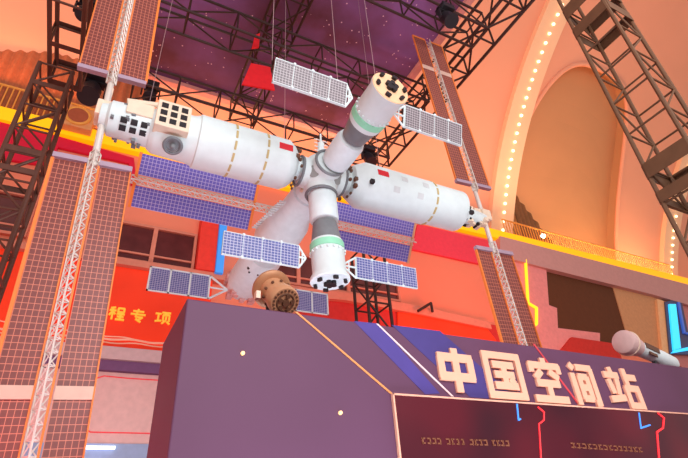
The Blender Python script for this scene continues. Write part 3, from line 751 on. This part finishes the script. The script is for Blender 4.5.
# screen with its frame
SCR = bpy.data.materials.new('dark_red_screen'); SCR.use_nodes = True
nt = SCR.node_tree; b = nt.nodes['Principled BSDF']; b.inputs['Roughness'].default_value = .3; b.inputs['Base Color'].default_value = hexc(40, 10, 22); b.inputs['Specular IOR Level'].default_value = .3
tc = nt.nodes.new('ShaderNodeTexCoord'); n = nt.nodes.new('ShaderNodeTexNoise'); n.inputs['Scale'].default_value = .9; n.inputs['Detail'].default_value = 1; nt.links.new(tc.outputs['Object'], n.inputs['Vector'])
r = nt.nodes.new('ShaderNodeValToRGB'); r.color_ramp.elements[0].position = .35; r.color_ramp.elements[0].color = hexc(46, 6, 24); r.color_ramp.elements[1].position = .68; r.color_ramp.elements[1].color = hexc(128, 12, 34)
nt.links.new(n.outputs['Fac'], r.inputs['Fac']); nt.links.new(r.outputs['Color'], b.inputs['Emission Color']); b.inputs['Emission Strength'].default_value = .55
sx0, sz1 = 2.63, 2.705
scr = MB().box((sx0, BY-.02, .9), (10.3, BY+.02, sz1)).build('display_screen', SCR, booth)
mb = MB()
mb.box((sx0-.015, BY-.035, sz1), (10.3, BY, sz1+.014)); mb.box((sx0-.018, BY-.035, .9), (sx0, BY, sz1+.014))
mb.build('screen_frame', mat('peach_edge', (240,176,150), .5), scr)
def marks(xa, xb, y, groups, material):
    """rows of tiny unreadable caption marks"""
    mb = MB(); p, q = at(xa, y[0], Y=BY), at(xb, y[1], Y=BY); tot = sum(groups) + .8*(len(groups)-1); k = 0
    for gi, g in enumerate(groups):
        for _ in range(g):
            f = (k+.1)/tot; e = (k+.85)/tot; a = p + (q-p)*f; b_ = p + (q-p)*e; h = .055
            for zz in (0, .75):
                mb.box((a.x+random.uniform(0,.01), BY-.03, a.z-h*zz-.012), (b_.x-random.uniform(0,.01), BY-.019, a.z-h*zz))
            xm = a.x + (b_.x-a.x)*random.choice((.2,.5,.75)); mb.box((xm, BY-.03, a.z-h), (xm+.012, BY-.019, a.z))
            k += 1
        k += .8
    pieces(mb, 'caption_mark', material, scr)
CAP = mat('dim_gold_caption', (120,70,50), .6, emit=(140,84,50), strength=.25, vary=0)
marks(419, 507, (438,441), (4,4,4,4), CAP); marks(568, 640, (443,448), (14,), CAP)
def glow(pix, material, w):
    mb = MB(); mb.path([at(px, py, Y=BY-.025) for px, py in pix], w, 6); mb.build('glow_line', material, scr)
glow(((517,404),(518.5,420),(520.5,419)), mat('screen_blue_glow', (70,140,230), .5, emit=(60,140,255), strength=.7, vary=0), .010)
glow(((639,413),(641,428),(650,425)), MATS['screen_blue_glow'], .010)
glow(((538,407),(544,412),(544,420),(539,424),(540,440),(541,458),(542,480)), NER, .009)
glow(((658,413),(664,418),(663,428),(657,432),(659,458),(660,480)), NER, .012)

# ------------------------------------------------------------------ models standing on the booth
dm = thing('docking_craft_model', 'bronze spacecraft model with docking port on top of the booth', 'spacecraft model', (1.75, 4.75, 3.42))
c = V((1.71, 4.95, 4.12)); ax = V((.12,-.72,-.68)).normalized()
MB().lathe([(-.13,.05),(-.10,.17),(0,.235),(.03,.235),(.05,.21),(.06,.17)], c, ax, 36).build('heat_dish', BROWNM, dm, smooth=True)
MB().lathe([(.05,.155),(.30,.155),(.32,.175),(.42,.18),(.46,.165)], c, ax, 32).build('docking_barrel', mat('copper_barrel', (206,150,112), .35, .2), dm, smooth=True)
u = ax.orthogonal().normalized(); v = ax.cross(u); mb = MB()
for k in range(20):
    a = k*2*math.pi/20; p = c + ax*.45 + (u*math.cos(a)+v*math.sin(a))*.14; mb.lathe([(0,.013),(.02,.014)], p, ax, 8)
    if k % 2 == 0: mb.ball(c + ax*.2 + (u*math.cos(a)+v*math.sin(a))*.165, .02, 8)
pieces(mb, 'port_hole', BROWND, dm)
mb = MB(); mb.torus(c+ax*.46, ax, .10, .012); mb.lathe([(.44,.05),(.49,.04)], c, ax, 12)
for k in range(5):
    a = k*1.256; mb.lathe([(.45,.02),(.49,.024)], c + (u*math.cos(a)+v*math.sin(a))*.075, ax, 8)
mb.build('docking_port', BROWND, dm, smooth=True)
mb = MB()
for s in (-1, 1):
    p = c + V((s*.17, -.14, -.12)); mb.obox(p, (.05*s,0,0), (0,.08,0), (0,0,-.09))
pieces(mb, 'side_fitting', CREAM, dm)
mb = MB(); mb.tube((c.x, c.y+.05, 3.42), (c.x, c.y+.05, 3.95), .04, 12); mb.lathe([(0,.16),(.03,.15)], (c.x, c.y+.05, 3.42), (0,0,1), 24); mb.build('stand', BLACK, dm)
tm = thing('telescope_model', 'pale grey telescope spacecraft model lying on the booth beyond the lettering', 'spacecraft model', (8.2, 4.75, 3.40))
h0 = at(624, 342, Y=4.7); h1 = at(668, 362, Y=4.85); ax = (h1-h0).normalized(); L_ = (h1-h0).length
MB().lathe([(-.06,.14),(-.03,.19),(.0,.2),(.14,.2),(.22,.16),(.34,.15)], h0, ax, 36).build('telescope_head', mat('pinkish_grey_shell', (226,190,186), .4), tm, smooth=True)
MB().lathe([(.34,.13),(.95,.12),(1.0,.14),(1.42,.13),(1.5,.1)], h0, ax, 32).build('telescope_body', WHITE, tm, smooth=True)
u = V((0,-1,0)); u = (u - ax*u.dot(ax)).normalized(); v = ax.cross(u)
mb = MB(); mb.obox(h0 + ax*.42 + u*.125 - v*.07, ax*.4, v*.09, u*.015); mb.obox(h0 + ax*.5 + u*.11 + v*.06, ax*.22, v*.05, u*.02); pieces(mb, 'dark_panel', BROWND, tm)
mb = MB(); mb.torus(h0 + ax*.1, ax, .2, .012); mb.build('ring', CREAM, tm, smooth=True)
pp = h0 + ax*.8; mb = MB(); mb.tube((pp.x, pp.y, 3.4), (pp.x, pp.y, pp.z-.1), .04, 12); mb.lathe([(0,.16),(.03,.15)], (pp.x, pp.y, 3.40), (0,0,1), 24); mb.build('stand', BLACK, tm)

# ================================================================== LIGHT
def area(name, loc, target, size, power, rgb, sy=None):
    l = bpy.data.lights.new(name, 'AREA'); l.energy = power; l.color = hexc(*rgb)[:3]; l.size = size
    if sy: l.shape = 'RECTANGLE'; l.size_y = sy
    o = bpy.data.objects.new(name, l); C.objects.link(o); o.location = loc
    o.rotation_euler = (V(target) - V(loc)).to_track_quat('-Z', 'Y').to_euler(); return o
area('front_fill_light', (3, -7, 9), (4, 8, 8), 9, 2000, (244, 251, 255))  # unseen light added behind the camera to brighten station and booth fronts
area('floor_bounce_fill', (3.5, 6, .3), (3.5, 7.5, 8), 6, 900, (228, 240, 255))  # added light from below, stands in for floor bounce on the station
area('vault_uplight', (10, 14.2, 15.0), (9, 6, 28), 30, 1300, (255, 190, 150), 1.)
area('vault_uplight', (27, 15.6, 14.6), (27, 8, 26), 13, 520, (255, 206, 150), .8)
area('vault_uplight', (-6, 14.6, 15.4), (-6, 8, 26), 8, 300, (255, 140, 70), .8)
area('red_wash_fill', (-3, 9, 3), (0, 15, 9), 3, 160, (255, 120, 90))  # unseen spot added to redden the facade around the banner
area('booth_side_fill', (-2.0, 6.2, 1.6), (.62, 4.8, 2.2), 1.2, 70, (255, 70, 100))  # unseen red light added to redden the side face of the booth
area('red_wash_fill', (12, 10, 5), (13, 15, 11), 3, 430, (255, 110, 80))  # unseen light added to push the middle of the facade towards red
w = bpy.data.worlds.new('hall_air'); bpy.context.scene.world = w; w.use_nodes = True
bg = w.node_tree.nodes['Background']; bg.inputs[0].default_value = hexc(255, 232, 226); bg.inputs[1].default_value = .72
vs = bpy.context.scene.view_settings
vs.view_transform = 'Standard'; vs.look = 'None'; vs.gamma = 1; vs.use_curve_mapping = False; vs.exposure = 0.0
